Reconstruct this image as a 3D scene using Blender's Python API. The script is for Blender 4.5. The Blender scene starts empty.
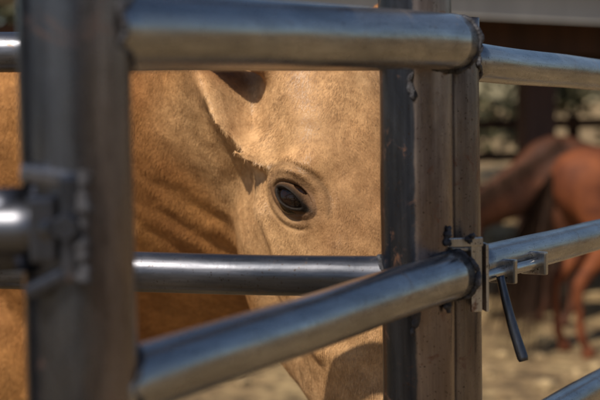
import bpy, bmesh, math, random
import numpy as np
from mathutils import Vector, Matrix, Quaternion
from mathutils.bvhtree import BVHTree
random.seed(4); rng=np.random.default_rng(7)
scene=bpy.context.scene
coll=scene.collection
V=Vector
# ------------------------------------------------------------------ camera
CAMZ=1.6
cam_d=bpy.data.cameras.new("camera"); cam=bpy.data.objects.new("camera",cam_d); coll.objects.link(cam)
cam_d.lens=85; cam_d.sensor_width=36; cam_d.clip_start=0.05; cam_d.clip_end=2000
M=Matrix.Translation((0,0,CAMZ))@Matrix.Rotation(math.radians(90-4.4),4,'X')@Matrix.Rotation(math.radians(-1.0),4,'Z')
cam.matrix_world=M
scene.camera=cam
cam_d.dof.use_dof=True; cam_d.dof.focus_distance=1.60; cam_d.dof.aperture_fstop=6.0
FP=600*85/36.
def ray(px,py):
    return M.to_3x3()@V(((px-300)/FP,-(py-200)/FP,-1))
def W(px,py,z):           # survey point: photo sight-line and distance -> world
    return V((0,0,CAMZ))+ray(px,py)*z
# ------------------------------------------------------------------ world
S=V((-0.26,-0.46,0.66)).normalized()
w=bpy.data.worlds.new("World"); scene.world=w; w.use_nodes=True
nt=w.node_tree; bg=nt.nodes['Background']
sky=nt.nodes.new('ShaderNodeTexSky'); sky.sky_type='NISHITA'; sky.sun_disc=False
sky.sun_elevation=math.asin(S.z); sky.sun_rotation=math.atan2(S.x,S.y)
nt.links.new(sky.outputs[0],bg.inputs[0]); bg.inputs[1].default_value=0.085
sd=bpy.data.lights.new("sun",'SUN'); sd.energy=5.0; sd.angle=math.radians(0.5); sd.color=(1,0.90,0.76)
so=bpy.data.objects.new("sun",sd); coll.objects.link(so); so.rotation_euler=S.to_track_quat('Z','Y').to_euler(); so.location=(-5,-3,8)
scene.view_settings.view_transform='Standard'; scene.view_settings.look='None'; scene.view_settings.exposure=0
# ------------------------------------------------------------------ materials
def newmat(name):
    m=bpy.data.materials.new(name); m.use_nodes=True
    return m,m.node_tree,m.node_tree.nodes['Principled BSDF']
def ramp(nt,stops):
    r=nt.nodes.new('ShaderNodeValToRGB'); e=r.color_ramp.elements
    while len(e)<len(stops): e.new(0.5)
    for i,(p,c) in enumerate(stops): e[i].position=p; e[i].color=(*c,1) if len(c)==3 else c
    return r
def noise(nt,scale,detail=4,rough=.55,vec=None,dist=0):
    n=nt.nodes.new('ShaderNodeTexNoise'); n.inputs['Scale'].default_value=scale; n.inputs['Detail'].default_value=detail
    n.inputs['Roughness'].default_value=rough; n.inputs['Distortion'].default_value=dist
    if vec is not None: nt.links.new(vec,n.inputs['Vector'])
    return n
def coords(nt,scale=(1,1,1)):
    t=nt.nodes.new('ShaderNodeTexCoord'); mp=nt.nodes.new('ShaderNodeMapping'); mp.inputs['Scale'].default_value=scale
    nt.links.new(t.outputs['Object'],mp.inputs['Vector']); return mp.outputs[0]
def bump(nt,bsdf,h,strength,dist):
    b=nt.nodes.new('ShaderNodeBump'); b.inputs['Strength'].default_value=strength; b.inputs['Distance'].default_value=dist
    nt.links.new(h,b.inputs['Height']); nt.links.new(b.outputs[0],bsdf.inputs['Normal']); return b
def mix(nt,fac,a,b,mode='MIX'):
    m=nt.nodes.new('ShaderNodeMix'); m.data_type='RGBA'; m.blend_type=mode
    if isinstance(fac,float): m.inputs[0].default_value=fac
    else: nt.links.new(fac,m.inputs[0])
    for s,v in ((6,a),(7,b)):
        if isinstance(v,tuple): m.inputs[s].default_value=(*v,1)
        else: nt.links.new(v,m.inputs[s])
    return m.outputs[2]
def math_(nt,op,a,b):
    m=nt.nodes.new('ShaderNodeMath'); m.operation=op
    for i,v in enumerate((a,b)):
        if isinstance(v,(int,float)): m.inputs[i].default_value=v
        else: nt.links.new(v,m.inputs[i])
    return m.outputs[0]
def steel(name,c1,c2,rust,rl=.25,rh=.48,rustamt=.62,split=None):
    """split=(x_world, colour1, colour2): shade of one flank painted into the base colour"""
    m,nt,b=newmat(name)
    v=coords(nt,(1,1,.30)); vf=coords(nt,(1,1,.04)); vi=coords(nt)
    n1=noise(nt,16,7,.66,v,.5)
    r1=ramp(nt,[(.35,c1),(.65,c2)]); nt.links.new(n1.outputs[0],r1.inputs[0]); basec=r1.outputs[0]
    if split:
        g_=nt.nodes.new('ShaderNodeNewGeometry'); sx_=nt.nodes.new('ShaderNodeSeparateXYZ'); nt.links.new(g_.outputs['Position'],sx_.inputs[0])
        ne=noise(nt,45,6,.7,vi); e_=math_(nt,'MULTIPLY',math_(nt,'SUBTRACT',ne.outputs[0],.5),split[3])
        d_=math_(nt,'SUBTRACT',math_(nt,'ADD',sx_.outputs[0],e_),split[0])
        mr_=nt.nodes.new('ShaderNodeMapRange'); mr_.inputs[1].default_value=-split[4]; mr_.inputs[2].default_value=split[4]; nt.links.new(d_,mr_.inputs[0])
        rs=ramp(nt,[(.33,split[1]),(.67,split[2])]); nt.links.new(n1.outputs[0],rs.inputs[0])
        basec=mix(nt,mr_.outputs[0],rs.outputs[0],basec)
    n2=noise(nt,26,8,.7,vi,1.0)
    r2=ramp(nt,[(rustamt,(0,0,0)),(rustamt+.1,(1,1,1))]); nt.links.new(n2.outputs[0],r2.inputs[0])
    c=mix(nt,r2.outputs[0],basec,rust)
    n4=noise(nt,380,2,.5,vi); r4=ramp(nt,[(.66,(0,0,0)),(.70,(1,1,1))]); nt.links.new(n4.outputs[0],r4.inputs[0])
    c=mix(nt,r4.outputs[0],c,(.06,.045,.037))
    n6=noise(nt,500,2,.5,vf); r6=ramp(nt,[(.35,(.80,.80,.81)),(.65,(1.10,1.10,1.10))]); nt.links.new(n6.outputs[0],r6.inputs[0])
    c=mix(nt,.7,c,r6.outputs[0],'MULTIPLY')
    nt.links.new(c,b.inputs['Base Color'])
    mm=nt.nodes.new('ShaderNodeMapRange'); mm.inputs[3].default_value=.92; mm.inputs[4].default_value=.40
    nt.links.new(r2.outputs[0],mm.inputs[0]); nt.links.new(mm.outputs[0],b.inputs['Metallic'])
    n3=noise(nt,40,6,.68,v); mr=nt.nodes.new('ShaderNodeMapRange'); mr.inputs[1].default_value=.3; mr.inputs[2].default_value=.7
    mr.inputs[3].default_value=rl; mr.inputs[4].default_value=rh
    nt.links.new(n3.outputs[0],mr.inputs[0]); nt.links.new(mr.outputs[0],b.inputs['Roughness'])
    n5=noise(nt,300,3,.5,vf)
    ad=math_(nt,'ADD',math_(nt,'MULTIPLY',n5.outputs[0],.6),n2.outputs[0])
    bump(nt,b,ad,.25,.0007)
    return m
M_rail=steel("weathered_steel_rail",(.22,.225,.24),(.48,.48,.485),(.18,.11,.07),.17,.36,.60)
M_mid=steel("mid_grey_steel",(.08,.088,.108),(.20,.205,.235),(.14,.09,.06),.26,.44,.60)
M_post=steel("dark_steel",(.10,.085,.085),(.22,.195,.19),(.14,.07,.045),.20,.38,.58)
M_dark=steel("dark_blue_steel",(.035,.040,.054),(.10,.107,.132),(.09,.055,.04),.26,.42,.60)
M_latch=steel("latch_steel",(.28,.28,.28),(.58,.57,.56),(.20,.11,.07),.2,.38,.57)
def weldmat():
    m,nt,b=newmat("weld_metal"); v=coords(nt)
    n=noise(nt,120,6,.75,v); r=ramp(nt,[(.35,(.025,.022,.025)),(.58,(.075,.077,.09)),(.76,(.32,.33,.38))]); nt.links.new(n.outputs[0],r.inputs[0])
    nt.links.new(r.outputs[0],b.inputs['Base Color']); b.inputs['Metallic'].default_value=.5; b.inputs['Roughness'].default_value=.5
    bump(nt,b,n.outputs[0],1.0,.003); return m
M_weld=weldmat()
# ------------------------------------------------------------------ mesh helpers
def link(o,parent=None):
    coll.objects.link(o)
    if parent is not None:
        o.parent=parent; o.matrix_parent_inverse=parent.matrix_world.inverted()
    return o
def empty(name,loc,label,cat):
    e=bpy.data.objects.new(name,None); e.location=loc; e.matrix_world=Matrix.Translation(loc); coll.objects.link(e)
    e["label"]=label; e["category"]=cat; e.empty_display_size=.1
    return e
def from_bm(name,bm,mat,parent=None,smooth=True,matrix=None):
    me=bpy.data.meshes.new(name); bm.to_mesh(me); bm.free()
    if smooth: me.polygons.foreach_set('use_smooth',[True]*len(me.polygons))
    if mat is not None: me.materials.append(mat)
    o=bpy.data.objects.new(name,me)
    if matrix is not None: o.matrix_world=matrix
    link(o,parent); return o
def pipe(name,p0,p1,r,mat,parent=None,open_end=False,seg=56,step=.02,wob=.0012,seed=0):
    p0=V(p0);p1=V(p1);d=p1-p0;L=d.length
    q=d.to_track_quat('Z','X'); mw=Matrix.Translation(p0)@q.to_matrix().to_4x4()
    bm=bmesh.new(); n=max(2,int(L/step)); rr=random.Random(seed+int(L*1000))
    ph=[rr.uniform(0,6.28) for _ in range(6)]
    rings=[]
    for i in range(n+1):
        z=L*i/n
        ox=wob*math.sin(z*5+ph[0])+.3*wob*math.sin(z*19+ph[1]); oy=wob*math.sin(z*4.3+ph[2])+.3*wob*math.sin(z*23+ph[3])
        ring=[]
        for k in range(seg):
            a=2*math.pi*k/seg
            dr=r*(1+.006*math.sin(2*a+z*7+ph[4])+.004*math.sin(3*a+z*31+ph[5]))
            ring.append(bm.verts.new((ox+dr*math.cos(a),oy+dr*math.sin(a),z)))
        rings.append(ring)
    for i in range(n):
        for k in range(seg):
            bm.faces.new((rings[i][k],rings[i][(k+1)%seg],rings[i+1][(k+1)%seg],rings[i+1][k]))
    bm.faces.new(rings[0][::-1])
    if open_end:
        inner=[bm.verts.new((v.co.x*.88,v.co.y*.88,L)) for v in rings[-1]]
        deep=[bm.verts.new((v.co.x*.88,v.co.y*.88,L-.08)) for v in rings[-1]]
        for k in range(seg):
            k2=(k+1)%seg
            bm.faces.new((rings[-1][k],rings[-1][k2],inner[k2],inner[k])); bm.faces.new((inner[k],inner[k2],deep[k2],deep[k]))
        bm.faces.new(deep)
    else: bm.faces.new(rings[-1])
    o=from_bm(name,bm,mat,None,True,mw)
    for f in o.data.polygons:
        if len(f.vertices)>4: f.use_smooth=False
    if parent is not None: o.parent=parent; o.matrix_parent_inverse=parent.matrix_world.inverted()
    return o
def tube_path(name,pts,radf,mat,parent=None,seg=12,closed=False):
    bm=bmesh.new(); n=len(pts); rings=[]
    up=V((0,0,1))
    for i in range(n):
        a=pts[(i-1)%n] if (closed or i>0) else pts[i]; b=pts[(i+1)%n] if (closed or i<n-1) else pts[i]
        t=(b-a).normalized(); u=up if abs(t.dot(up))<.95 else V((1,0,0))
        x=t.cross(u).normalized(); y=t.cross(x)
        r=radf(i/n)
        rings.append([bm.verts.new(pts[i]+x*r*math.cos(2*math.pi*k/seg)+y*r*math.sin(2*math.pi*k/seg)) for k in range(seg)])
    for i in range(n if closed else n-1):
        A=rings[i];B=rings[(i+1)%n]
        off=min(range(seg),key=lambda s:(A[0].co-B[s].co).length)
        for k in range(seg):
            bm.faces.new((A[k],A[(k+1)%seg],B[(k+1+off)%seg],B[(k+off)%seg]))
    if not closed: bm.faces.new(rings[0][::-1]); bm.faces.new(rings[-1])
    bmesh.ops.recalc_face_normals(bm,faces=bm.faces)
    return from_bm(name,bm,mat,parent)
def weld_ring(parent,q0,dirv,rr,axis_xy,R,seed=1,name="weld_bead",th=.0030):
    d=dirv.normalized(); x=d.cross(V((0,0,1))).normalized(); y=d.cross(x); pts=[]
    c=V((axis_xy[0],axis_xy[1])); N=200
    rnd=random.Random(seed); ph=[rnd.uniform(0,6) for _ in range(6)]
    for k in range(N):
        a=2*math.pi*k/N; s=q0+x*rr*math.cos(a)+y*rr*math.sin(a)
        dx=V((d.x,d.y)); o2=V((s.x,s.y))-c
        A=dx.dot(dx);B=2*o2.dot(dx);C=o2.dot(o2)-R*R; disc=B*B-4*A*C
        t=-B/(2*A) if disc<0 else (-B-math.sqrt(disc))/(2*A)
        t+=.0012*math.sin(a*5+ph[0])+.0008*math.sin(a*11+ph[1])
        pts.append(s+d*t)
    def rf(f):
        a=f*2*math.pi
        return th*(1.0+.08*math.sin(a*46+ph[2]+1.5*math.sin(a*3))+.26*math.sin(a*3+ph[3])+.18*math.sin(a*8+ph[4])+.10*math.sin(a*17+ph[5]))
    return tube_path(name,pts,rf,M_weld,parent,10,True)
def box(name,c,ax,dims,mat,parent=None,bev=.0015):
    ax=[V(a).normalized() for a in ax]
    bm=bmesh.new(); bmesh.ops.create_cube(bm,size=1)
    for v in bm.verts: v.co=V((v.co.x*dims[0],v.co.y*dims[1],v.co.z*dims[2]))
    if bev: bmesh.ops.bevel(bm,geom=bm.edges[:],offset=bev,segments=2,affect='EDGES',profile=.7)
    mw=Matrix.Translation(c)@Matrix((ax[0],ax[1],ax[2])).transposed().to_4x4()
    o=from_bm(name,bm,mat,None,False,mw)
    if parent is not None: o.parent=parent; o.matrix_parent_inverse=parent.matrix_world.inverted()
    return o
# ------------------------------------------------------------------ fence
ZP=1.40
RM=.0365
mp=W(416,200,ZP+.028); mpx,mpy=mp.x,mp.y
lp=W(79,200,.905); RL=.0355
Ldir=ray(1100,70)
M_mpost=steel("shade_painted_post_steel",(.13,.10,.095),(.29,.245,.23),(.15,.075,.045),.20,.38,.56,(mpx-.004,(.028,.033,.045),(.085,.092,.115),.006,.0012))  # blue-black left flank is the post's shaded side, painted in
M_lpost=steel("near_post_steel",(.11,.09,.088),(.24,.21,.205),(.14,.07,.045),.20,.38,.60,(lp.x+.012,(.050,.056,.075),(.13,.14,.165),.012,.008))  # bluish dark left part paints this post's shaded side
fence=empty("fence_panel",(mpx,mpy,0),"welded steel pipe fence panel with round rails","fence")
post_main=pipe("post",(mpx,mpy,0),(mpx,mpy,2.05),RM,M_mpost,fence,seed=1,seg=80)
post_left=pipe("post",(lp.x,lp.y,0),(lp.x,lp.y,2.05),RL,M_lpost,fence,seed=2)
def left_rail(px,py,z,r,seed,mat=M_rail):
    e=W(px,py,z); d=Ldir.normalized()
    t=(V((mpx,mpy))-V((e.x,e.y))).dot(V((d.x,d.y)))/V((d.x,d.y)).length_squared
    p1=e+d*(t-.004)
    t0=(V((lp.x,lp.y))-V((e.x,e.y))).dot(V((d.x,d.y)))/V((d.x,d.y)).length_squared
    p0=e+d*t0
    pipe("rail",p0,p1,r,mat,fence,seed=seed)
    weld_ring(fence,p0.lerp(p1,.3),d,r,(mpx,mpy),RM,seed)
    weld_ring(fence,p1-d*.1,-d,r,(lp.x,lp.y),RL,seed+5)
    return p0,p1
rt=left_rail(430,42,1.345,.0270,11)
rl=left_rail(424,286,1.345,.0232,12)
for dz,sd in ((.30,13),(.60,14),(.90,15)):
    a=rl[0]-V((0,0,dz)); b=rl[1]-V((0,0,dz)); pipe("rail",a,b,.0232,M_rail,fence,seed=sd)
def cat(pts,n=6):
    out=[]
    for i in range(len(pts)-1):
        p0=pts[max(i-1,0)];p1=pts[i];p2=pts[i+1];p3=pts[min(i+2,len(pts)-1)]
        for k in range(n):
            t=k/n; out.append(.5*((2*p1)+(p2-p0)*t+(2*p0-5*p1+4*p2-p3)*t*t+(3*p1-p0-3*p2+p3)*t*t*t))
    out.append(pts[-1]); return out
hinge=bpy.data.objects.new("hinge",None); hinge.matrix_world=Matrix.Translation(W(45,225,.88)); coll.objects.link(hinge)
hinge.parent=fence; hinge.matrix_parent_inverse=fence.matrix_world.inverted()
def adopt(o,p): o.parent=p; o.matrix_parent_inverse=p.matrix_world.inverted(); return o
hX=V((1,.12,0)).normalized(); hY=V((-.12,1,0)).normalized()
def HB(n,px,py,w_,h_,th,z,mat=M_dark,rot=0,bev=.003):
    k=z/FP; R=Quaternion(hY,rot); box(n,W(px,py,z),(R@hX,hY,R@V((0,0,1))),(w_*k,th,h_*k),mat,hinge,bev)
pipe("sleeve",W(6,188,.89),W(12,272,.89),.0190,M_dark,hinge,seed=31)
pipe("stub",W(-90,230,.885),W(56,227,.878),.0175,M_mid,hinge,seed=32)
HB("clamp_block",44,227,26,66,.040,.880,M_dark)
HB("clamp_plate",70,228,20,110,.010,.869,M_dark,0,.004)
HB("flange",52,176,62,17,.026,.876,M_mid,.18,.003)
HB("flange",46,282,44,15,.024,.876,M_dark,-.45,.003)
bm=bmesh.new(); bmesh.ops.create_cone(bm,cap_ends=True,segments=6,radius1=.0095,radius2=.0088,depth=.010); bmesh.ops.bevel(bm,geom=bm.edges[:],offset=.001,segments=1,affect='EDGES')
adopt(from_bm("nut",bm,M_dark,None,False,Matrix.Translation(W(66,227,.862))@Matrix.Rotation(math.radians(90),4,'X')),hinge)
tube_path("weld_bead",cat([W(86,172,.868),W(82,190,.866),W(84,215,.866),W(82,245,.866),W(85,268,.866),W(81,284,.866)],8),lambda f:.0042*(1+.3*math.sin(f*23)+.2*math.sin(f*57)),M_weld,hinge,10)
nb=empty("fence_panel",(-.40,.86,0),"steel pipe gate hung on hinge hooks","fence")
pipe("post",(-.235,.90,0),(-.235,.90,1.9),.027,M_mid,nb,seed=41)
for z in (1.49,1.2,.9,.6): pipe("rail",(-.235,.90,z),(-2.2,.78,z),.021,M_mid,nb,seed=int(z*100))
# rear panel, welded to the far side of the main post
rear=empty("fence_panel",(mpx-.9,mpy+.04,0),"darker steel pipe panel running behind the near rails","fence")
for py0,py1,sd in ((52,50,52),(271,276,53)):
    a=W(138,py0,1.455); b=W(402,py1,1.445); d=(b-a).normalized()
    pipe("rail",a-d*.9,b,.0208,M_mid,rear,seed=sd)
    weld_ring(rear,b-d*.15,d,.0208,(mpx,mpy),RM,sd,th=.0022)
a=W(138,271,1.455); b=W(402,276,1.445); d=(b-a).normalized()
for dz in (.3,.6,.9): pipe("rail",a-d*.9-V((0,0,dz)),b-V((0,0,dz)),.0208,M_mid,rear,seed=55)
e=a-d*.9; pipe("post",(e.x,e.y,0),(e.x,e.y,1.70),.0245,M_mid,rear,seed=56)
def seam(z0,z1,seed,th=.0032):
    r=random.Random(seed); pts=[]; n=int((z1-z0)/.0015)
    for i in range(n):
        z=z0+(z1-z0)*i/n; xo=-.006+.0022*math.sin(i*.31+seed)+r.gauss(0,.0003)
        pts.append(V((mpx+xo,mpy-math.sqrt(RM*RM-xo*xo)+r.gauss(0,.0002),z)))
    tube_path("weld_bead",pts,lambda f:th*(1+.15*math.sin(f*n*.9)+.35*math.sin(f*n*.23+seed)+.25*math.sin(f*n*.11))*min(1,5*f+.2,5*(1-f)+.2),M_weld,fence,8)
seam(1.588,1.618,1,.0030); seam(1.355,1.384,4,.0032)
# ------------------------------------------------------------------ gate
Gd=ray(1050,128).normalized()
gp=W(457,200,1.475); RG=.0252
gate=empty("gate",(gp.x,gp.y,0),"galvanised pipe gate held shut by a sliding bolt latch","gate")
tp=W(457,19,1.475)
pipe("post",(gp.x,gp.y,.12),(gp.x,gp.y,tp.z),RG,M_post,gate,open_end=True,seed=61)
def gate_rail(px,py,z,r,seed):
    e=W(px,py,z); d=Gd
    t=(V((gp.x,gp.y))-V((e.x,e.y))).dot(V((d.x,d.y)))/V((d.x,d.y)).length_squared
    pipe("rail",e+d*t,e+d*3.2,r,M_rail,gate,seed=seed,step=.04)
    weld_ring(gate,e+d*.2,-d,r,(gp.x,gp.y),RG,seed,th=.0025)
    return e+d*3.2
g1=gate_rail(484,62,1.52,.0205,62); g2=gate_rail(486,262,1.52,.0200,63); g3=gate_rail(600,384,1.92,.0200,64)
for dz in (.32,.64):
    e=W(600,384,1.92)-V((0,0,dz)); pipe("rail",e-Gd*.45,e+Gd*2.8,.02,M_rail,gate,seed=66,step=.05)
pipe("post",(g1.x,g1.y,.12),(g1.x,g1.y,tp.z),RG,M_post,gate,seed=67)
# latch
latch=bpy.data.objects.new("latch",None); latch.matrix_world=Matrix.Translation(W(470,275,1.43)); coll.objects.link(latch)
latch.parent=gate; latch.matrix_parent_inverse=gate.matrix_world.inverted()
Xl=V((1,.15,0)).normalized(); Yl=V((-.15,1,0)); Zl=V((0,0,1)); zt=1.425
def B(n,px,py,w_,h_,th=.005,z=zt,rot=0,mat=M_latch,bev=.0012):
    k=z/FP; R=Quaternion(Yl,rot); return box(n,W(px,py,z),(R@Xl,Yl,R@Zl),(w_*k,th,h_*k),mat,latch,bev)
B("strap",463,242,40,9,.006,zt-.012)
B("strap",459,290,20,9,.007,zt-.004)
B("keeper_plate",476,276,11,72,.006,zt-.006)
B("keeper_side",483,276,3,68,.034,zt+.012)
B("strap",456,248,34,4,.03,zt+.010)
b0=W(450,286,1.392); b1=b0+(W(541,262,1.60)-b0)
dB=(b1-b0).normalized()
pipe("slide_bolt",b0,b1,.0058,M_latch,latch,seed=71,step=.01,wob=0)
for f in (.08,.28):
    c=b0.lerp(b1,f); pipe("collar",c-dB*.004,c+dB*.004,.0092,M_latch,latch,seed=5,step=.01,wob=0)
for f in (.56,.93):
    c=b0.lerp(b1,f)
    box("keeper_loop",c+V((0,.006,.0)),(dB,dB.cross(Zl).normalized(),dB.cross(Zl).normalized().cross(dB)),(.008,.03,.026),M_latch,latch,.002)
h0=W(500,276,1.475); h1=W(524,361,1.465)
def handle():
    d=(h1-h0).normalized(); L=(h1-h0).length; y=(V((0,1,0))-d*d.y).normalized(); x=y.cross(d)
    bm=bmesh.new(); rings=[]
    for i in range(25):
        f=i/24; wd=.0042+.0018*f; th=.0042
        if f>.97: wd*=.8
        c=h0+d*L*f+x*.0015*math.sin(f*3)
        rings.append([bm.verts.new(c+x*wd*math.cos(a)+y*th*math.sin(a)) for a in [2*math.pi*k/14 for k in range(14)]])
    for i in range(24):
        for k in range(14): bm.faces.new((rings[i][k],rings[i][(k+1)%14],rings[i+1][(k+1)%14],rings[i+1][k]))
    bm.faces.new(rings[0][::-1]); bm.faces.new(rings[-1]); bmesh.ops.recalc_face_normals(bm,faces=bm.faces)
    return from_bm("handle",bm,M_dark,latch)
handle()
for px,py,ln,sd in ((448,236,20,1),(447,272,30,2),(449,302,22,3),(470,238,8,4)):
    r=random.Random(sd); pts=[W(px+r.gauss(0,.5)+1.3*math.sin(i*.4),py-ln/2+ln*i/18,1.405) for i in range(19)]
    tube_path("weld_bead",pts,lambda f:.0034*(1+.30*math.sin(f*17+sd))*min(1,5*f+.3,5*(1-f)+.3),M_weld,latch,9)
# ------------------------------------------------------------------ horses
def ss(a,b,x):
    t=np.clip((x-a)/(b-a),0,1); return t*t*(3-2*t)
def crom(tab,n):
    tab=np.array(tab,float); m=len(tab); out=[]
    for s in np.linspace(0,m-1,n):
        i=min(int(s),m-2); t=s-i
        p0=tab[max(i-1,0)];p1=tab[i];p2=tab[i+1];p3=tab[min(i+2,m-1)]
        out.append(.5*((2*p1)+(p2-p0)*t+(2*p0-5*p1+4*p2-p3)*t*t+(3*p1-p0-3*p2+p3)*t**3))
    return np.array(out)
def loft(bm,rings):
    vr=[[bm.verts.new(tuple(p)) for p in r] for r in rings]; n=len(vr[0])
    for i in range(len(vr)-1):
        for k in range(n): bm.faces.new((vr[i][k],vr[i][(k+1)%n],vr[i+1][(k+1)%n],vr[i+1][k]))
    bm.faces.new(vr[0][::-1]); bm.faces.new(vr[-1])
def limb(bm,pts,n=30,seg=20,side=None):
    t=crom(pts,n); rings=[]
    for i in range(n):
        a=t[max(i-1,0),:3];b=t[min(i+1,n-1),:3]; d=(b-a)/np.linalg.norm(b-a)
        sx=np.array(side); sx=sx-d*np.dot(sx,d); sx/=np.linalg.norm(sx); sy=np.cross(d,sx)
        rings.append([t[i,:3]+sx*t[i,3]*math.cos(q)+sy*t[i,4]*math.sin(q) for q in np.linspace(0,2*math.pi,seg,endpoint=False)])
    loft(bm,rings)
HEAD=[# u, w, front, back
(-.045,.030,-.07,-.13),(-.02,.062,-.035,-.17),(.03,.082,-.012,-.205),(.09,.096,.004,-.230),(.15,.106,.010,-.250),(.20,.108,.010,-.268),(.26,.101,.006,-.282),
(.32,.090,.002,-.286),(.38,.078,-.001,-.262),(.44,.066,-.004,-.215),(.50,.060,-.006,-.172),(.55,.062,-.014,-.147),(.585,.052,-.03,-.122),(.605,.025,-.055,-.095)]
PS=np.array([0,.03,.09,.17,.27,.38,.52,.68,.82,.92,.975,1.0]); PW=np.array([0,.42,.72,.92,1.0,.985,.92,.84,.76,.64,.40,0])
PE=np.sqrt(np.clip(1-(2*PS-1)**2,0,1))
def headloft(bm,O,D,F,R,sc=1.0):
    t=crom(HEAD,64); rings=[]
    ps=np.linspace(0,1,26)
    sarr=.5-.5*np.cos(np.pi*ps)
    for u,w_,fr,bk in t:
        m=ss(.36,.52,u)
        prof=np.interp(sarr,PS,PW)*(1-m)+np.interp(sarr,PS,PE)*m
        ring=[]
        for s,p in zip(sarr,prof): ring.append(O+(D*u+F*(fr+(bk-fr)*s)+R*(w_*p))*sc)
        for s,p in list(zip(sarr,prof))[-2:0:-1]: ring.append(O+(D*u+F*(fr+(bk-fr)*s)-R*(w_*p))*sc)
        rings.append(ring)
    loft(bm,rings)
def ears(bm,O,D,F,R,sc,tilt=(.62,.72,-.12),eb=(.015,.055,-.065)):
    for sg in (1,-1):
        base=O+(D*eb[0]+R*sg*eb[1]+F*eb[2])*sc
        dr=(R*sg*tilt[0]-D*tilt[1]+F*tilt[2]); dr=dr/np.linalg.norm(dr)
        rows=[]
        for f,ra,rb in ((-.03,.028,.022),(.02,.030,.021),(.05,.033,.018),(.085,.033,.015),(.12,.027,.012),(.15,.016,.008),(.172,.005,.004)):
            p=base+dr*f*sc*1.0; rows.append((*p,ra*sc,rb*sc))
        limb(bm,rows,26,20,np.cross(dr,F)+.001)
def build_horse(name,origin,heading,sc,neckpts,O,D,F,R,voxel,mat,label,detail=False,eartilt=(.5,.8,-.1),hs=1.0,eb=(.015,.055,-.065)):
    origin=np.array(origin,float); Xb=np.array([math.cos(heading),math.sin(heading),0]); Yb=np.array([-math.sin(heading),math.cos(heading),0]); Zb=np.array([0,0,1.])
    T=lambda x,y,z: origin+(Xb*x+Yb*y+Zb*z)*sc
    bm=bmesh.new()
    st=[(-.84,1.22,.05,.09),(-.77,1.20,.17,.20),(-.60,1.18,.25,.28),(-.35,1.15,.275,.29),(-.05,1.11,.29,.315),(.2,1.10,.285,.335),(.42,1.12,.26,.35),(.58,1.13,.22,.31),(.70,1.12,.15,.22),(.76,1.12,.06,.12)]
    rings=[]
    for x,z,a,b in crom(st,40):
        rings.append([T(x,a*math.cos(q),z+b*math.sin(q)) for q in np.linspace(0,2*math.pi,32,endpoint=False)])
    loft(bm,rings)
    limb(bm,neckpts,36,28,Yb if not detail else np.array(Yb)*.5+R*.5)
    rs=random.Random(int(abs(origin[0])*100))
    for sg in (1,-1):
        y=.15*sg
        st_=rs.uniform(-.07,.07)
        limb(bm,[(*T(.46,y*.9,1.12),.11*sc,.15*sc),(*T(.50,y,.92),.095*sc,.12*sc),(*T(.49+st_*.3,y,.72),.062*sc,.075*sc),(*T(.50+st_*.5,y,.55),.045*sc,.05*sc),(*T(.51+st_*.7,y,.46),.046*sc,.050*sc),(*T(.50+st_*.8,y,.38),.031*sc,.034*sc),(*T(.50+st_,y,.22),.027*sc,.031*sc),(*T(.505+st_,y,.145),.036*sc,.038*sc),(*T(.53+st_,y,.085),.030*sc,.032*sc),(*T(.55+st_,y,.05),.045*sc,.048*sc),(*T(.56+st_,y,.0),.052*sc,.060*sc)],44,16,Yb)
        limb(bm,[(*T(-.56,y*.8,1.18),.13*sc,.22*sc),(*T(-.50,y,.98),.125*sc,.20*sc),(*T(-.48,y,.80),.085*sc,.13*sc),(*T(-.60-st_*.4,y,.66),.055*sc,.07*sc),(*T(-.72-st_,y,.52),.042*sc,.055*sc),(*T(-.735-st_,y,.42),.033*sc,.04*sc),(*T(-.72-st_,y,.24),.029*sc,.034*sc),(*T(-.71-st_,y,.145),.037*sc,.04*sc),(*T(-.685-st_,y,.085),.031*sc,.033*sc),(*T(-.665-st_,y,.05),.045*sc,.048*sc),(*T(-.655-st_,y,.0),.052*sc,.060*sc)],44,16,Yb)
    headloft(bm,O,D,F,R,hs); ears(bm,O,D,F,R,hs,eartilt,eb)
    bmesh.ops.recalc_face_normals(bm,faces=bm.faces)
    me=bpy.data.meshes.new(name); bm.to_mesh(me); bm.free()
    tmp=bpy.data.objects.new("tmp",me); coll.objects.link(tmp)
    md=tmp.modifiers.new("r",'REMESH'); md.mode='VOXEL'; md.voxel_size=voxel
    s=tmp.modifiers.new("s",'SMOOTH'); s.factor=.5; s.iterations=14 if detail else 5
    dg=bpy.context.evaluated_depsgraph_get(); dg.update()
    me2=bpy.data.meshes.new_from_object(tmp.evaluated_get(dg)); me2.name=name
    bpy.data.objects.remove(tmp); bpy.data.meshes.remove(me)
    me2.polygons.foreach_set('use_smooth',[True]*len(me2.polygons))
    me2.materials.clear(); me2.materials.append(mat)
    o=bpy.data.objects.new(name,me2)
    coll.objects.link(o); o["label"]=label; o["category"]="horse"
    return o,T,Xb,Yb
def getco(me):
    a=np.empty(len(me.vertices)*3,np.float32); me.vertices.foreach_get('co',a); return a.reshape(-1,3).astype(float)
def getno(me):
    a=np.empty(len(me.vertices)*3,np.float32); me.vertex_normals.foreach_get('vector',a); return a.reshape(-1,3).astype(float)
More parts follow.
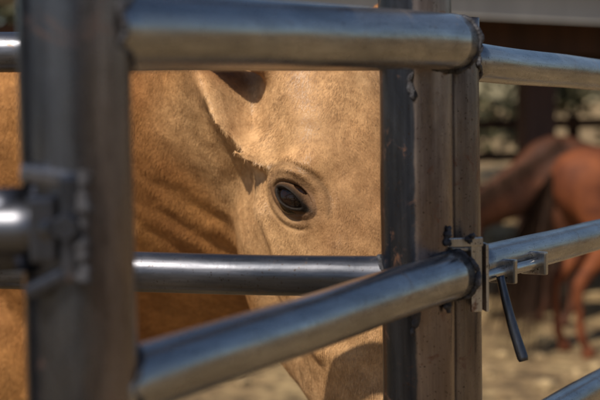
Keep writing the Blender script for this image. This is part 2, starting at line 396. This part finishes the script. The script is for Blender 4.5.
def coatmat(name,attr=None,c1=(.3,.1,.04),c2=(.2,.06,.02),scale=6,hair=False):
    m,nt,b=newmat(name); v=coords(nt)
    if attr:
        at=nt.nodes.new('ShaderNodeAttribute'); at.attribute_name=attr; c=at.outputs['Color']
        n=noise(nt,55,5,.7,v); r=ramp(nt,[(.3,(.68,.61,.54)),(.7,(1.24,1.24,1.24))]); nt.links.new(n.outputs[0],r.inputs[0])
        c=mix(nt,.9,c,r.outputs[0],'MULTIPLY')
    else:
        n=noise(nt,scale,5,.6,v); r=ramp(nt,[(.35,c1),(.7,c2)]); nt.links.new(n.outputs[0],r.inputs[0]); c=r.outputs[0]
    nt.links.new(c,b.inputs['Base Color']); b.inputs['Roughness'].default_value=.45 if hair else .7
    b.inputs['Specular IOR Level'].default_value=.45 if hair else .3
    b.inputs['Sheen Weight'].default_value=0.0
    if not hair:
        n2=noise(nt,350,4,.7,v); bump(nt,b,n2.outputs[0],.5,.003)
    return m
M_coat=coatmat("palomino_coat",attr="coat")
M_fur=coatmat("palomino_fur",attr="coat",hair=True)
yaw=math.radians(34); pit=math.radians(11)
F0=np.array([math.sin(yaw),-math.cos(yaw),0]); Z=np.array([0,0,1.])
D=-Z*math.cos(pit)+F0*math.sin(pit); F=F0*math.cos(pit)+Z*math.sin(pit); R=np.cross(F0,Z)
rollm=np.array(Matrix.Rotation(math.radians(-3),3,'Y'))
D=rollm@D;F=rollm@F;R=rollm@R
EYEW=np.array(W(294,198,1.76))
O=EYEW-D*.19-R*.098+F*.050
hx=np.array([.80,-.60,0]); heading=math.atan2(hx[1],hx[0])
A=O+D*.118-F*.145
NB=A+np.array([-.60,.47,-.17])
neck=[(*(O+D*.07-F*.09),.060,.10),(*(A+Z*.01),.072,.185),(*(A+(NB-A)*.33+Z*.004),.092,.255),(*(A+(NB-A)*.66-Z*.0),.125,.280),(*NB,.17,.30),(*(NB+np.array([-.22,.16,-.08])),.2,.30)]
org=NB-hx*.52; org[2]=0
ETILT=(.84,.62,-.22)
horse,T,Xb,Yb=build_horse("horse",org,heading,1.03,neck,O,D,F,R,.0075,M_coat,"golden tan horse with dusty coat peering between steel rails",True,ETILT,1.0,(.010,.066,-.080))
me=horse.data
bm=bmesh.new(); bm.from_mesh(me)
def sel(bm,rad,c):
    c=V(c); return [e for e in bm.edges if (e.verts[0].co-c).length<rad and (e.verts[1].co-c).length<rad]
bmesh.ops.subdivide_edges(bm,edges=sel(bm,.42,O+D*.2-F*.1),cuts=1,use_grid_fill=True)
bmesh.ops.triangulate(bm,faces=[f for f in bm.faces if len(f.verts)>4])
hv=[v for v in bm.verts if (v.co-V(O+D*.2-F*.1)).length<.45]
for _ in range(6): bmesh.ops.smooth_vert(bm,verts=hv,factor=.5,use_axis_x=True,use_axis_y=True,use_axis_z=True)
bmesh.ops.subdivide_edges(bm,edges=sel(bm,.075,EYEW),cuts=1,use_grid_fill=True)
bmesh.ops.triangulate(bm,faces=[f for f in bm.faces if len(f.verts)>4])
bm.to_mesh(me); bm.free()
def hc(co):
    d=co-O; return d@D,d@R,d@F
def g(u,w_,f,cu,cw,cf,ru,rw,rf):
    return np.exp(-(((u-cu)/ru)**2+((w_-cw)/rw)**2+((f-cf)/rf)**2))
def seg_g(u,w_,f,a,b,r):
    P=np.stack([u,w_,f],1); a=np.array(a);b=np.array(b); t=np.clip(((P-a)@(b-a))/((b-a)@(b-a)),0,1)
    dd=np.linalg.norm(P-(a+t[:,None]*(b-a)),axis=1); return np.exp(-(dd/r)**2)
co=getco(me); no=getno(me); u,w_,f=hc(co); aw=np.abs(w_)
h=np.zeros(len(co))
h+= .012*seg_g(u,aw,f,(.150,.085,-.020),(.165,.100,-.060),.023)
h-= .012*seg_g(u,aw,f,(.095,.080,-.060),(.135,.09,-.078),.024)
h+= .008*seg_g(u,aw,f,(.085,.095,-.125),(.195,.108,-.108),.018)
h+= .009*seg_g(u,aw,f,(.195,.108,-.108),(.38,.070,-.085),.015)
h-= .007*seg_g(u,aw,f,(.25,.09,-.045),(.37,.065,-.045),.024)
h+= .008*g(u,aw,f,.25,.09,-.195,.085,.06,.05)
h-= .006*seg_g(u,aw,f,(.38,.08,-.15),(.28,.085,-.155),.016)
h-= .018*g(u,aw,f,.535,.048,-.035,.02,.03,.012)
h+= .006*g(u,aw,f,.535,.05,-.055,.02,.03,.01)
h-= .006*seg_g(u,aw,f,(.60,.02,-.085),(.50,.055,-.095),.006)
h+= .003*seg_g(u,aw,f,(.30,.055,-.02),(.42,.05,-.05),.006)
h-= .004*np.exp(-(w_/.02)**2)*ss(.2,.28,u)*np.exp(-((f+.0)/.03)**2)
def vnoise(P,scale,seed):
    r=np.random.default_rng(seed); out=np.zeros(len(P))
    for k in range(10):
        dv=r.normal(size=3); dv/=np.linalg.norm(dv); out+=np.sin(P@dv*scale*r.uniform(.6,1.6)+r.uniform(0,6.3)+1.5*np.sin(P@np.roll(dv,1)*scale*.7))
    return out/10**.5
onhead=1-ss(.20,.26,-f)
h+= .0022*vnoise(co,18,1)*(1-.6*onhead) + .0006*vnoise(co,60,2)+.0003*vnoise(co,170,3)
dn_=np.linalg.norm(co-(O+D*.15-F*.31),axis=1)
h+= .0030*np.sin((co@(D*.5-F*.87))*130+1.2*vnoise(co,9,5))*np.exp(-(dn_/.13)**2)*(w_>0)*(1-onhead)
co=co+no*h[:,None]
n_eye=R*.86+F*.48-D*.03; n_eye/=np.linalg.norm(n_eye)
ax=np.array([.80,0,-.50]); ax=ax-n_eye*(ax@n_eye); ax/=np.linalg.norm(ax); bx=np.cross(n_eye,ax)
if bx[2]<0: bx=-bx
def bvh_from(co,me):
    return BVHTree.FromPolygons([tuple(c) for c in co],[tuple(p.vertices) for p in me.polygons])
bvh=bvh_from(co,me)
hit,_,_,_=bvh.ray_cast(V(EYEW+n_eye*.1),V(-n_eye)); hit=np.array(hit)
ER=.0235; OFF=.0140
def shape_eye(co,hit,n,a,b):
    d=co-hit; x=d@a; y=d@b; zz=d@n; r=np.sqrt((x/.027)**2+(y/.019)**2)
    push=.017*(1-ss(.55,1.15,r))*(np.abs(zz)<.04)
    rr=np.sqrt((x/1.25)**2+(y*1.0)**2); th=np.arctan2(y,x)
    fo=np.zeros(len(co))
    fo+=.0034*np.exp(-((rr-.033)/.0050)**2)*ss(.1,.6,np.sin(th))
    fo-=.0022*np.exp(-((rr-.041)/.0040)**2)*ss(.2,.7,np.sin(th))
    fo+=.0014*np.exp(-((rr-.047)/.005)**2)*ss(.3,.8,np.sin(th))
    fo+=.0020*np.exp(-((rr-.030)/.004)**2)*ss(.2,.8,-np.sin(th))
    fo-=.0014*np.exp(-((rr-.036)/.003)**2)*ss(.2,.8,-np.sin(th))
    fo*=(np.abs(zz)<.05)
    return co+n*(fo-push)[:,None]
co=shape_eye(co,hit,n_eye,ax,bx)
mir=lambda v: v-2*R*(v@R)
hit2=O+mir(hit-O); n2=mir(n_eye); a2=mir(ax); b2=mir(bx)
hh,_,_,_=bvh.ray_cast(V(hit2+n2*.1),V(-n2)); hit2=np.array(hh)
co=shape_eye(co,hit2,n2,a2,b2)
me.vertices.foreach_set('co',co.astype(np.float32).ravel()); me.update()
def coatcol(co):
    u,w_,f=hc(co)
    face=np.array([.55,.335,.160]); pale=np.array([.68,.475,.28]); gold=np.array([.48,.238,.080]); dark=np.array([.25,.102,.034])
    k=1-ss(.190,.270,-f+.014*vnoise(co,40,19))
    k=k*ss(-.05,.05,u)
    c=gold*(1-k)[:,None]+face*k[:,None]
    p=np.clip(.30*g(u,w_,f,.16,.1,-.12,.09,.09,.030)+.20*ss(.36,.44,u)*k+.30*vnoise(co,30,9)*k*.35,0,1)  # first term paints the sunlit cheek strip paler into the coat
    c=c*(1-p)[:,None]+pale*p[:,None]
    fh=np.clip(ss(-.07,-.02,f)*(1-ss(.24,.34,u))*.55+.25*vnoise(co,24,17)*k,0,.8); c=c*(1-fh)[:,None]+np.array([.38,.205,.092])*fh[:,None]
    mz=ss(.43,.54,u)*k*.5; c=c*(1-mz)[:,None]+np.array([.24,.15,.10])*mz[:,None]
    dk=np.clip(.36+.60*vnoise(co,13,11)+.3*vnoise(co,40,12),0,1)*(1-k)*.60
    c=c*(1-dk)[:,None]+dark*dk[:,None]
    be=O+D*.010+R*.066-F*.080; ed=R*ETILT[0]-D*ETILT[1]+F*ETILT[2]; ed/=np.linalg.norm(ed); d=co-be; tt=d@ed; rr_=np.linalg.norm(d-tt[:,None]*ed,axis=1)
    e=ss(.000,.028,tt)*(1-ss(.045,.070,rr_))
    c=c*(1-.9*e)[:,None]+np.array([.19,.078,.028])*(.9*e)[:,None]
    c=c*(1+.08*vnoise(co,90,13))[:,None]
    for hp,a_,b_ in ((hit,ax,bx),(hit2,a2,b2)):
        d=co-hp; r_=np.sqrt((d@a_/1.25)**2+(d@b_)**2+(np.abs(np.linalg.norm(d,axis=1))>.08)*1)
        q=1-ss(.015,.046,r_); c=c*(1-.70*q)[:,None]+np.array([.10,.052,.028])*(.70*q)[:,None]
        q=np.exp(-((r_-.040)/.003)**2)*ss(0,.01,d@b_); c=c*(1-.40*q)[:,None]  # fold above the eye darkened: lid shade painted into the coat
    return np.clip(c,.02,.9)
def setcol(me,col):
    at=me.color_attributes.new("coat",'FLOAT_COLOR','POINT'); a=np.ones((len(col),4),np.float32); a[:,:3]=col; at.data.foreach_set('color',a.ravel())
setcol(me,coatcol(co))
bvh=bvh_from(co,me)
mE,ntE,bE=newmat("eyeball_dark_brown"); vE=coords(ntE); nE=noise(ntE,200,4,.6,vE); rE=ramp(ntE,[(.3,(.004,.0025,.002)),(.8,(.022,.009,.004))]); ntE.links.new(nE.outputs[0],rE.inputs[0]); ntE.links.new(rE.outputs[0],bE.inputs['Base Color'])
bE.inputs['Roughness'].default_value=.05; bE.inputs['IOR'].default_value=1.42
mP,ntP,bP=newmat("dark_lash"); nP=noise(ntP,90); rP=ramp(ntP,[(.3,(.012,.008,.006)),(.7,(.03,.02,.014))]); ntP.links.new(nP.outputs[0],rP.inputs[0]); ntP.links.new(rP.outputs[0],bP.inputs['Base Color'])
bP.inputs['Roughness'].default_value=.9; bP.inputs['Specular IOR Level'].default_value=.05
lids=[]
BU=.0088; BL=.0088; AA=.0190
def make_eye(hit,n,a,b):
    EC=hit-n*OFF
    ep=bpy.data.objects.new("eye",None); ep.matrix_world=Matrix.Translation(V(EC)); coll.objects.link(ep); ep.parent=horse
    bm=bmesh.new(); bmesh.ops.create_uvsphere(bm,u_segments=48,v_segments=32,radius=ER)
    adopt(from_bm("eyeball",bm,mE,None,True,Matrix.Translation(V(EC))),ep)
    NPH=96; NT=30; vs=[];cols=[]
    for j in range(NT):
        t=j/(NT-1)
        for i in range(NPH):
            ph=2*math.pi*i/NPH; c=math.cos(ph); s=math.sin(ph)
            bb=(BU if s>0 else BL)
            x=AA*c; y=bb*s*(1-.25*abs(c)**3)
            X=x+.0245*t*c; Y=y+.0185*t*s
            hs=math.sqrt(max((ER+.0006)**2-(x*x+y*y),0))-OFF
            P=hit+a*X+b*Y
            r_=bvh.ray_cast(V(P+n*.06),V(-n),.12)[0]
            hb=(np.array(r_)-hit)@n if r_ is not None else -.01
            k=ss(.0,.85,t); up=max(s,0); dn=max(-s,0)
            lid=.0034*math.exp(-((t-.13)/.13)**2)*(1.0+1.4*up)
            crease=-.0034*math.exp(-((t-.48)/.08)**2)*up -.0016*math.exp(-((t-.38)/.06)**2)*dn
            if t==0: H=hs-.0015
            else: H=hs*(1-k)+(hb-.0004)*k+lid+crease
            if t>.95: H=hb-.0012
            vs.append(P+n*H)
            dk=1-ss(.12,.46,t)+.45*math.exp(-((t-.48)/.10)**2)*up  # dark rim, then crease shade painted into the upper lid colour
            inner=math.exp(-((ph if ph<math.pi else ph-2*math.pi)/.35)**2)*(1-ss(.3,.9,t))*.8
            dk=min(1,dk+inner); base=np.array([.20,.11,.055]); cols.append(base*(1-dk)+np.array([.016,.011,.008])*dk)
    fs=[(j*NPH+i,j*NPH+(i+1)%NPH,(j+1)*NPH+(i+1)%NPH,(j+1)*NPH+i) for j in range(NT-1) for i in range(NPH)]
    m=bpy.data.meshes.new("eyelid"); m.from_pydata([tuple(v) for v in vs],[],fs); m.update()
    bm=bmesh.new(); bm.from_mesh(m)
    if sum((f.normal.dot(V(n)) for f in bm.faces))<0: bmesh.ops.reverse_faces(bm,faces=bm.faces)
    bm.to_mesh(m); bm.free()
    m.polygons.foreach_set('use_smooth',[True]*len(m.polygons)); m.materials.append(M_coat); setcol(m,np.array(cols))
    lo=bpy.data.objects.new("eyelid",m); coll.objects.link(lo); adopt(lo,ep); lids.append(lo)
    bm=bmesh.new(); r=random.Random(3)
    for i in range(60):
        ph=math.pi*(.10+.80*r.random()); c=math.cos(ph);s=math.sin(ph)
        x=AA*c; y=BU*s*(1-.25*abs(c)**3)
        p=V(hit+a*x+b*(y+.0010)+n*(math.sqrt(ER**2-x*x-y*y)-OFF+.0040))
        L=r.uniform(.008,.014); d=(V(n)*.8+V(b)*r.uniform(-.25,.10)+V(a)*(c*.6+r.gauss(0,.15))).normalized()
        prev=None; sd_=d.cross(V(b)).normalized()*.00018
        for k in range(5):
            f=k/4; q=p+d*L*f-V(b)*.002*f*f; wv=sd_*(1-f*.85)
            cur=(bm.verts.new(q-wv),bm.verts.new(q+wv))
            if prev: bm.faces.new((prev[0],prev[1],cur[1],cur[0]))
            prev=cur
    adopt(from_bm("eyelash",bm,mP,None),ep)
make_eye(hit,n_eye,ax,bx); make_eye(hit2,n2,a2,b2)
def fur(meshes,parent,count,region,Lm,name="fur"):
    Ps=[];Ns=[];Cs=[]
    for me in meshes:
        me.calc_loop_triangles(); nt_=len(me.loop_triangles); tv=np.empty(nt_*3,np.int32); me.loop_triangles.foreach_get('vertices',tv); tv=tv.reshape(-1,3)
        c=getco(me); nn=getno(me); ca=np.empty(len(c)*4,np.float32); me.color_attributes["coat"].data.foreach_get('color',ca); ca=ca.reshape(-1,4)[:,:3]
        Ps.append(c[tv]);Ns.append(nn[tv]);Cs.append(ca[tv])
    P=np.concatenate(Ps);N=np.concatenate(Ns);C=np.concatenate(Cs)
    ar=.5*np.linalg.norm(np.cross(P[:,1]-P[:,0],P[:,2]-P[:,0]),axis=1)*region(P.mean(1))
    idx=rng.choice(len(P),count,p=ar/ar.sum())
    r1=np.sqrt(rng.random(count));r2=rng.random(count); bw=np.stack([1-r1,r1*(1-r2),r1*r2],1)[:,:,None]
    p=(P[idx]*bw).sum(1);n=(N[idx]*bw).sum(1); n/=np.linalg.norm(n,axis=1,keepdims=True); c=(C[idx]*bw).sum(1)
    u,w_,f=hc(p)
    k=(1-ss(.19,.29,-f))[:,None]
    nd=np.array(NB-A); nd/=np.linalg.norm(nd)
    d=k*(D*.9-F*.35)+(1-k)*(nd*.7-Z*.7)
    d=d+(.18+.14*(1-k))*np.stack([vnoise(p,30,s) for s in (21,22,23)],1)+.10*np.stack([vnoise(p,160,s) for s in (24,25,26)],1)+rng.normal(size=p.shape)*.14
    de=np.minimum(np.linalg.norm(p-hit,axis=1),np.linalg.norm(p-hit2,axis=1))
    rad=p-hit; rad/=np.linalg.norm(rad,axis=1,keepdims=True); ke=(1-ss(.025,.055,np.linalg.norm(p-hit,axis=1)))[:,None]
    d=d*(1-.6*ke)+rad*.9*ke
    d=d-n*(d*n).sum(1,keepdims=True); d/=np.linalg.norm(d,axis=1,keepdims=True)
    lift=(.17+.09*vnoise(p,110,31)+.05*rng.normal(size=count))[:,None]; lift=np.clip(lift,.05,.6)
    d2=d+n*lift; d2/=np.linalg.norm(d2,axis=1,keepdims=True)
    L=Lm*(.6+.6*rng.random(count))*(1+.15*vnoise(p,60,33))*(.35+.65*ss(.022,.06,de))*(.95+.45*(1-k[:,0])); L=L*np.where((u>.36)&(rng.random(count)<.015),3.5,1.0)*(1+.3*ss(.34,.46,u)); L=L[:,None]
    keep=np.ones(count,bool)
    for hp,a_,b_ in ((hit,ax,bx),(hit2,a2,b2)):
        dd=p-hp; keep&=~((((dd@a_)/.0230)**2+((dd@b_)/.0135)**2<1)&(np.linalg.norm(dd,axis=1)<.05))
    side=np.cross(n,d2); side/=np.linalg.norm(side,axis=1,keepdims=True); wd=(.00024+.00016*rng.random(count))[:,None]
    mid=p+d2*L*.55; tip=p+(d2*.9+d*.2-n*.10)*L
    vs=np.stack([p-side*wd-n*.0004,p+side*wd-n*.0004,mid+side*wd*.7,mid-side*wd*.7,tip],1)[keep]
    c=c[keep]; cnt=len(vs)
    br=(.78+.44*rng.random(cnt))[:,None]; root=np.clip(c*br*.75,0,1); tipc=np.clip(c*br*1.20,0,1)
    cc=np.stack([root,root,c*br,c*br,tipc],1).reshape(-1,3)
    m=bpy.data.meshes.new(name); m.vertices.add(cnt*5); m.vertices.foreach_set('co',vs.astype(np.float32).ravel())
    loops=(np.arange(cnt)[:,None]*5+np.array([0,1,2,3,3,2,4])).ravel().astype(np.int32)
    m.loops.add(cnt*7); m.loops.foreach_set('vertex_index',loops)
    m.polygons.add(cnt*2); st=np.stack([np.arange(cnt)*7,np.arange(cnt)*7+4],1).ravel().astype(np.int32)
    m.polygons.foreach_set('loop_start',st)
    m.update(calc_edges=True); m.validate()
    m.materials.append(M_fur); setcol(m,np.clip(cc,0,1))
    o=bpy.data.objects.new(name,m); coll.objects.link(o); o.parent=parent; return o
camp=np.array([0,0,CAMZ])
def region(P):
    d=np.linalg.norm(P-(O+D*.25-F*.25),axis=1)
    r=(P-camp); inx=(np.abs(r[:,0]/r[:,1])<.30)&(r[:,2]/r[:,1]>-.30)&(r[:,2]/r[:,1]<.16)
    return np.where(inx,1.,.02)*(1-.93*ss(.55,.9,d))
fur([me]+[l.data for l in lids],horse,500000,region,.0062)
mM,ntM,bM=newmat("cream_mane"); nM=noise(ntM,40); rM=ramp(ntM,[(.3,(.45,.33,.2)),(.7,(.65,.52,.36))]); ntM.links.new(nM.outputs[0],rM.inputs[0]); ntM.links.new(rM.outputs[0],bM.inputs['Base Color']); bM.inputs['Roughness'].default_value=.6
def strands(name,roots,dirs,L,mat,parent,wd=.0012,n=1500,seed=1,droop=1.0):
    r=random.Random(seed); bm=bmesh.new()
    for _ in range(n):
        i=r.randrange(len(roots)-1); t=r.random(); p=V(roots[i])*(1-t)+V(roots[i+1])*t+V((r.gauss(0,.008),r.gauss(0,.008),r.gauss(0,.004)))
        d=(V(dirs)+V((r.gauss(0,.15),r.gauss(0,.15),r.gauss(0,.1)))).normalized(); prev=None; l=L*r.uniform(.6,1.1); s=d.cross(V((.3,.5,.8))).normalized()*wd
        for k in range(6):
            f=k/5; q=p+d*l*f-V((0,0,1))*l*droop*f*f*.7; cur=(bm.verts.new(q-s*(1-f*.8)),bm.verts.new(q+s*(1-f*.8)))
            if prev: bm.faces.new((prev[0],prev[1],cur[1],cur[0]))
            prev=cur
    return from_bm(name,bm,mat,parent)
roots=[tuple(np.array(nk[:3])+Z*nk[4]*.92) for nk in neck[1:6]]
strands("mane",roots,(.55,.75,.2),.18,mM,horse,n=1600)
strands("tail",[tuple(T(-.83,0,1.28)),tuple(T(-.86,0,1.2))],tuple(-Xb*.5-Z*.6),.75,mM,horse,n=700,seed=4)
# ------------------------------------------------------------------ background horses
def bg_horse(pos,heading,sc,mat,manemat,label,headlow=.0,seed=1,pt=38,fwd=1.18):
    Xh=np.array([math.cos(heading),math.sin(heading),0]); Yh=np.array([-math.sin(heading),math.cos(heading),0])
    org=np.array([pos[0],pos[1],0.]); Tt=lambda x,y,z: org+(Xh*x+Yh*y+Z*z)*sc
    pt=math.radians(pt); Dd=-Z*math.cos(pt)+Xh*math.sin(pt); Ff=Xh*math.cos(pt)+Z*math.sin(pt); Rr=np.cross(Xh,Z)
    Oo=Tt(fwd,0,1.66-headlow); Aa=Oo+(Dd*.10-Ff*.13)*sc
    nb_=Tt(.50,0,1.22)
    neck=[(*(Oo+(Dd*.06-Ff*.08)*sc),.07*sc,.10*sc),(*Aa,.08*sc,.14*sc),(*(Aa*.6+nb_*.4),.10*sc,.19*sc),(*(Aa*.25+nb_*.75),.14*sc,.26*sc),(*nb_,.18*sc,.30*sc),(*Tt(.25,0,1.15),.2*sc,.28*sc)]
    o,T_,X_,Y_=build_horse("horse",org,heading,sc,neck,Oo,Dd,Ff,Rr,.016,mat,label,False,(.3,.9,0),sc)
    roots=[tuple(np.array(nk[:3])+Z*nk[4]*.93) for nk in neck[1:5]]
    strands("mane",roots,tuple(Yh*.8+Z*.2),.2*sc,manemat,o,n=500,wd=.004,seed=seed)
    strands("tail",[tuple(T_(-.83,0,1.28)),tuple(T_(-.87,0,1.18))],tuple(-Xh*.35-Z*.7),.7*sc,manemat,o,n=350,wd=.006,seed=seed+1)
    return o
M_ches=coatmat("chestnut_coat",None,(.085,.022,.008),(.24,.070,.021),7)
M_bay=coatmat("dark_bay_coat",None,(.035,.012,.006),(.095,.031,.012),5)
mD,ntD,bD=newmat("dark_mane"); nD=noise(ntD,30); rD=ramp(ntD,[(.3,(.012,.007,.005)),(.7,(.045,.022,.012))]); ntD.links.new(nD.outputs[0],rD.inputs[0]); ntD.links.new(rD.outputs[0],bD.inputs['Base Color']); bD.inputs['Roughness'].default_value=.8; bD.inputs['Specular IOR Level'].default_value=.15
bg_horse((2.19,8.5),math.radians(12),.85,M_ches,mD,"chestnut horse standing on the sunlit dirt yard",.2,5)
bg_horse((2.15,9.55),math.radians(186),.84,M_bay,mD,"dark bay horse lowering its head beside a wooden shelter post",.62,9,20,1.30)
# ------------------------------------------------------------------ ground
def groundmat():
    m,nt,b=newmat("straw_dirt_ground"); v=coords(nt)
    n1=noise(nt,1.4,7,.7,v); r1=ramp(nt,[(.36,(.10,.062,.030)),(.48,(.28,.19,.098)),(.62,(.46,.34,.18))]); nt.links.new(n1.outputs[0],r1.inputs[0])
    n2=noise(nt,7,6,.75,v); r2=ramp(nt,[(.40,(.28,.25,.20)),(.56,(1.2,1.18,1.08))]); nt.links.new(n2.outputs[0],r2.inputs[0])
    c=mix(nt,.9,r1.outputs[0],r2.outputs[0],'MULTIPLY'); nt.links.new(c,b.inputs['Base Color']); b.inputs['Roughness'].default_value=.95
    bump(nt,b,n2.outputs[0],1,.06); return m
bm=bmesh.new(); bmesh.ops.create_grid(bm,x_segments=200,y_segments=200,size=150)
for v in bm.verts:
    x,y=v.co.x,v.co.y; v.co.z=.0+(.03*math.sin(x*.9+y*.3)+.02*math.sin(y*1.7)) *(1 if abs(x)+abs(y+60)>24 else 0)
o=from_bm("ground",bm,groundmat()); o["kind"]="structure"; o.location=(0,60,0)
bm=bmesh.new(); r=random.Random(2)
for _ in range(2200):
    x=r.uniform(-4,7); y=r.uniform(4,20); s=r.uniform(.015,.06); mt=Matrix.Translation((x,y,s*.3))@Matrix.Rotation(r.uniform(0,3),4,'Z')@Matrix.Diagonal((s*r.uniform(.8,2.2),s,s*.6,1))
    bmesh.ops.create_icosphere(bm,subdivisions=1,radius=1,matrix=mt)
mC,ntC,bC=newmat("clod"); nC=noise(ntC,3,4,.6,coords(ntC)); rC=ramp(ntC,[(.3,(.11,.065,.032)),(.7,(.46,.34,.18))]); ntC.links.new(nC.outputs[0],rC.inputs[0]); ntC.links.new(rC.outputs[0],bC.inputs['Base Color']); bC.inputs['Roughness'].default_value=1
o=from_bm("straw_litter",bm,mC,None,False); o["kind"]="stuff"; o["label"]="scattered straw and dirt clods on the yard"; o["category"]="litter"
# ------------------------------------------------------------------ shelter
def woodmat(name,a,b_,sc=8):
    m,nt,b=newmat(name); v=coords(nt,(1,1,.12)); n=noise(nt,sc,6,.65,v,.5); r=ramp(nt,[(.3,a),(.7,b_)]); nt.links.new(n.outputs[0],r.inputs[0]); nt.links.new(r.outputs[0],b.inputs['Base Color']); b.inputs['Roughness'].default_value=.8; bump(nt,b,n.outputs[0],.5,.01); return m
M_wood=woodmat("dark_brown_timber",(.034,.017,.011),(.090,.040,.024))
M_fasc=woodmat("pale_grey_fascia",(.32,.31,.29),(.46,.44,.40),3)
M_roof=woodmat("roof_sheet",(.22,.22,.23),(.33,.33,.34),5)
sp=W(537,300,10.3)
shel=empty("shelter",(sp.x,sp.y,0),"open timber stable shelter with pale grey fascia roof","shelter")
sx=V((.97,.24,0)).normalized(); sy=V((-.24,.97,0)).normalized(); sz=V((0,0,1))
base=V((sp.x,sp.y,0))
for i,(a,b) in enumerate(((0,0),(3.4,0),(-3.4,0),(0,4.2),(3.4,4.2),(-3.4,4.2))):
    box("post",base+sx*a+sy*b+sz*.93,(sx,sy,sz),(.22,.2,1.86),M_wood,shel,.01)
box("beam",base+sz*1.95,(sx,sy,sz),(7.6,.16,.24) ,M_wood,shel,.01)
box("beam",base+sz*1.95+sy*4.2,(sx,sy,sz),(7.6,.16,.24),M_wood,shel,.01)
rx=(sx-sz*.05).normalized()
box("fascia",base+sz*2.16-sy*.62,(rx,sy,rx.cross(sy)),(8.2,.04,.26),M_fasc,shel,.005)
box("roof",base+sz*2.33+sy*1.9,(rx,sy,rx.cross(sy)),(8.2,5.4,.05),M_roof,shel,.005)
for k in range(5): box("rafter",base+sx*(-3.2+1.6*k)+sz*2.16+sy*1.9,(sx,sy,sz),(.08,4.9,.14),M_wood,shel,.005)
ff=empty("yard_fence",(4,15.5,0),"weathered timber rail fence across the yard","fence")
for i in range(12): box("post",V((-8+2.2*i,15.5,.65)),(V((1,0,0)),V((0,1,0)),sz),(.12,.12,1.3),M_wood,ff,.01)
for z in (.5,.85,1.2): box("rail",V((4.1,15.42,z)),(V((1,0,0)),V((0,1,0)),sz),(26,.04,.11),M_wood,ff,.004)
# ------------------------------------------------------------------ trees
def leafmat(name,a,b_):
    m,nt,b=newmat(name); v=coords(nt); n=noise(nt,1.2,4,.6,v); r=ramp(nt,[(.3,a),(.7,b_)]); nt.links.new(n.outputs[0],r.inputs[0]); nt.links.new(r.outputs[0],b.inputs['Base Color']); b.inputs['Roughness'].default_value=.7; return m
M_leaf=leafmat("olive_leaves",(.035,.036,.014),(.10,.088,.036)); M_dry=leafmat("dry_leaves",(.10,.075,.035),(.21,.165,.08)); M_bark=woodmat("bark",(.08,.06,.045),(.16,.12,.09))
def tree(x,y,hgt,rad,lm,seed,label):
    r=random.Random(seed); t=empty("tree",(x,y,0),label,"tree")
    def limbp(a,b,ra,rb,bm):
        d=(b-a); q=d.to_track_quat('Z','X'); mt=Matrix.Translation((a+b)/2)@q.to_matrix().to_4x4(); bmesh.ops.create_cone(bm,cap_ends=True,segments=9,radius1=ra,radius2=rb,depth=d.length,matrix=mt)
    bm=bmesh.new(); top=V((x+r.uniform(-.3,.3),y,hgt*.45)); limbp(V((x,y,0)),top,.2,.12,bm)
    ends=[]
    for i in range(9):
        a=r.uniform(0,6.28); e=top+V((math.cos(a)*rad*r.uniform(.4,.8),math.sin(a)*rad*r.uniform(.4,.8),r.uniform(-.15,.45)*hgt)); limbp(top-V((0,0,r.uniform(0,.8))),e,.07,.025,bm); ends.append(e)
    from_bm("trunk",bm,M_bark,t)
    bm=bmesh.new()
    cl=[e+V((r.gauss(0,.5),r.gauss(0,.5),r.gauss(0,.5))) for e in ends for _ in range(4)]+[V((x+r.gauss(0,rad*.5),y+r.gauss(0,rad*.5),r.uniform(.12,.9)*hgt)) for _ in range(20)]
    for c in cl:
        cr=r.uniform(.4,.9)*rad*.35
        for _ in range(110):
            d=V((r.gauss(0,1),r.gauss(0,1),r.gauss(0,.8))).normalized()*cr*r.random()**.4; p=c+d; s=r.uniform(.05,.12)
            a=V((r.gauss(0,1),r.gauss(0,1),r.gauss(0,1))).normalized(); b=a.orthogonal().normalized()
            if p.z<.1: p.z=.1
            bm.faces.new([bm.verts.new(p+a*s),bm.verts.new(p+b*s*.6),bm.verts.new(p-a*s),bm.verts.new(p-b*s*.6)])
    from_bm("crown",bm,lm,t,False)
r=random.Random(8)
for i in range(13):
    dry=i%3==1
    tree(-13+2.9*i+r.uniform(-.5,.5),22+r.uniform(-2,4),r.uniform(4.5,7),r.uniform(1.8,2.6),M_dry if dry else M_leaf,100+i,"dry pale-leaved tree behind the yard fence" if dry else "olive green leafy tree behind the yard fence")
for i,(x,y) in enumerate(((-17,-7),(-19,-15),(3,-17),(7,-15),(9,-9))):  # unseen trees added behind the camera to darken pipe and eye reflections
    tree(x,y,r.uniform(5,6.5),2.4,M_leaf,300+i,"leafy tree added behind the camera for dark reflections")
bm=bmesh.new(); pv=None
for i in range(81):
    x=-300+7.5*i; hh=12+6*math.sin(x*.013)+3*math.sin(x*.05+1)
    cur=[bm.verts.new((x,150,-1)),bm.verts.new((x,170,hh*.6)),bm.verts.new((x,200,hh))]
    if pv: bm.faces.new((pv[0],cur[0],cur[1],pv[1])); bm.faces.new((pv[1],cur[1],cur[2],pv[2]))
    pv=cur
o=from_bm("hills",bm,leafmat("hill_scrub",(.14,.12,.07),(.22,.19,.11))); o["kind"]="structure"
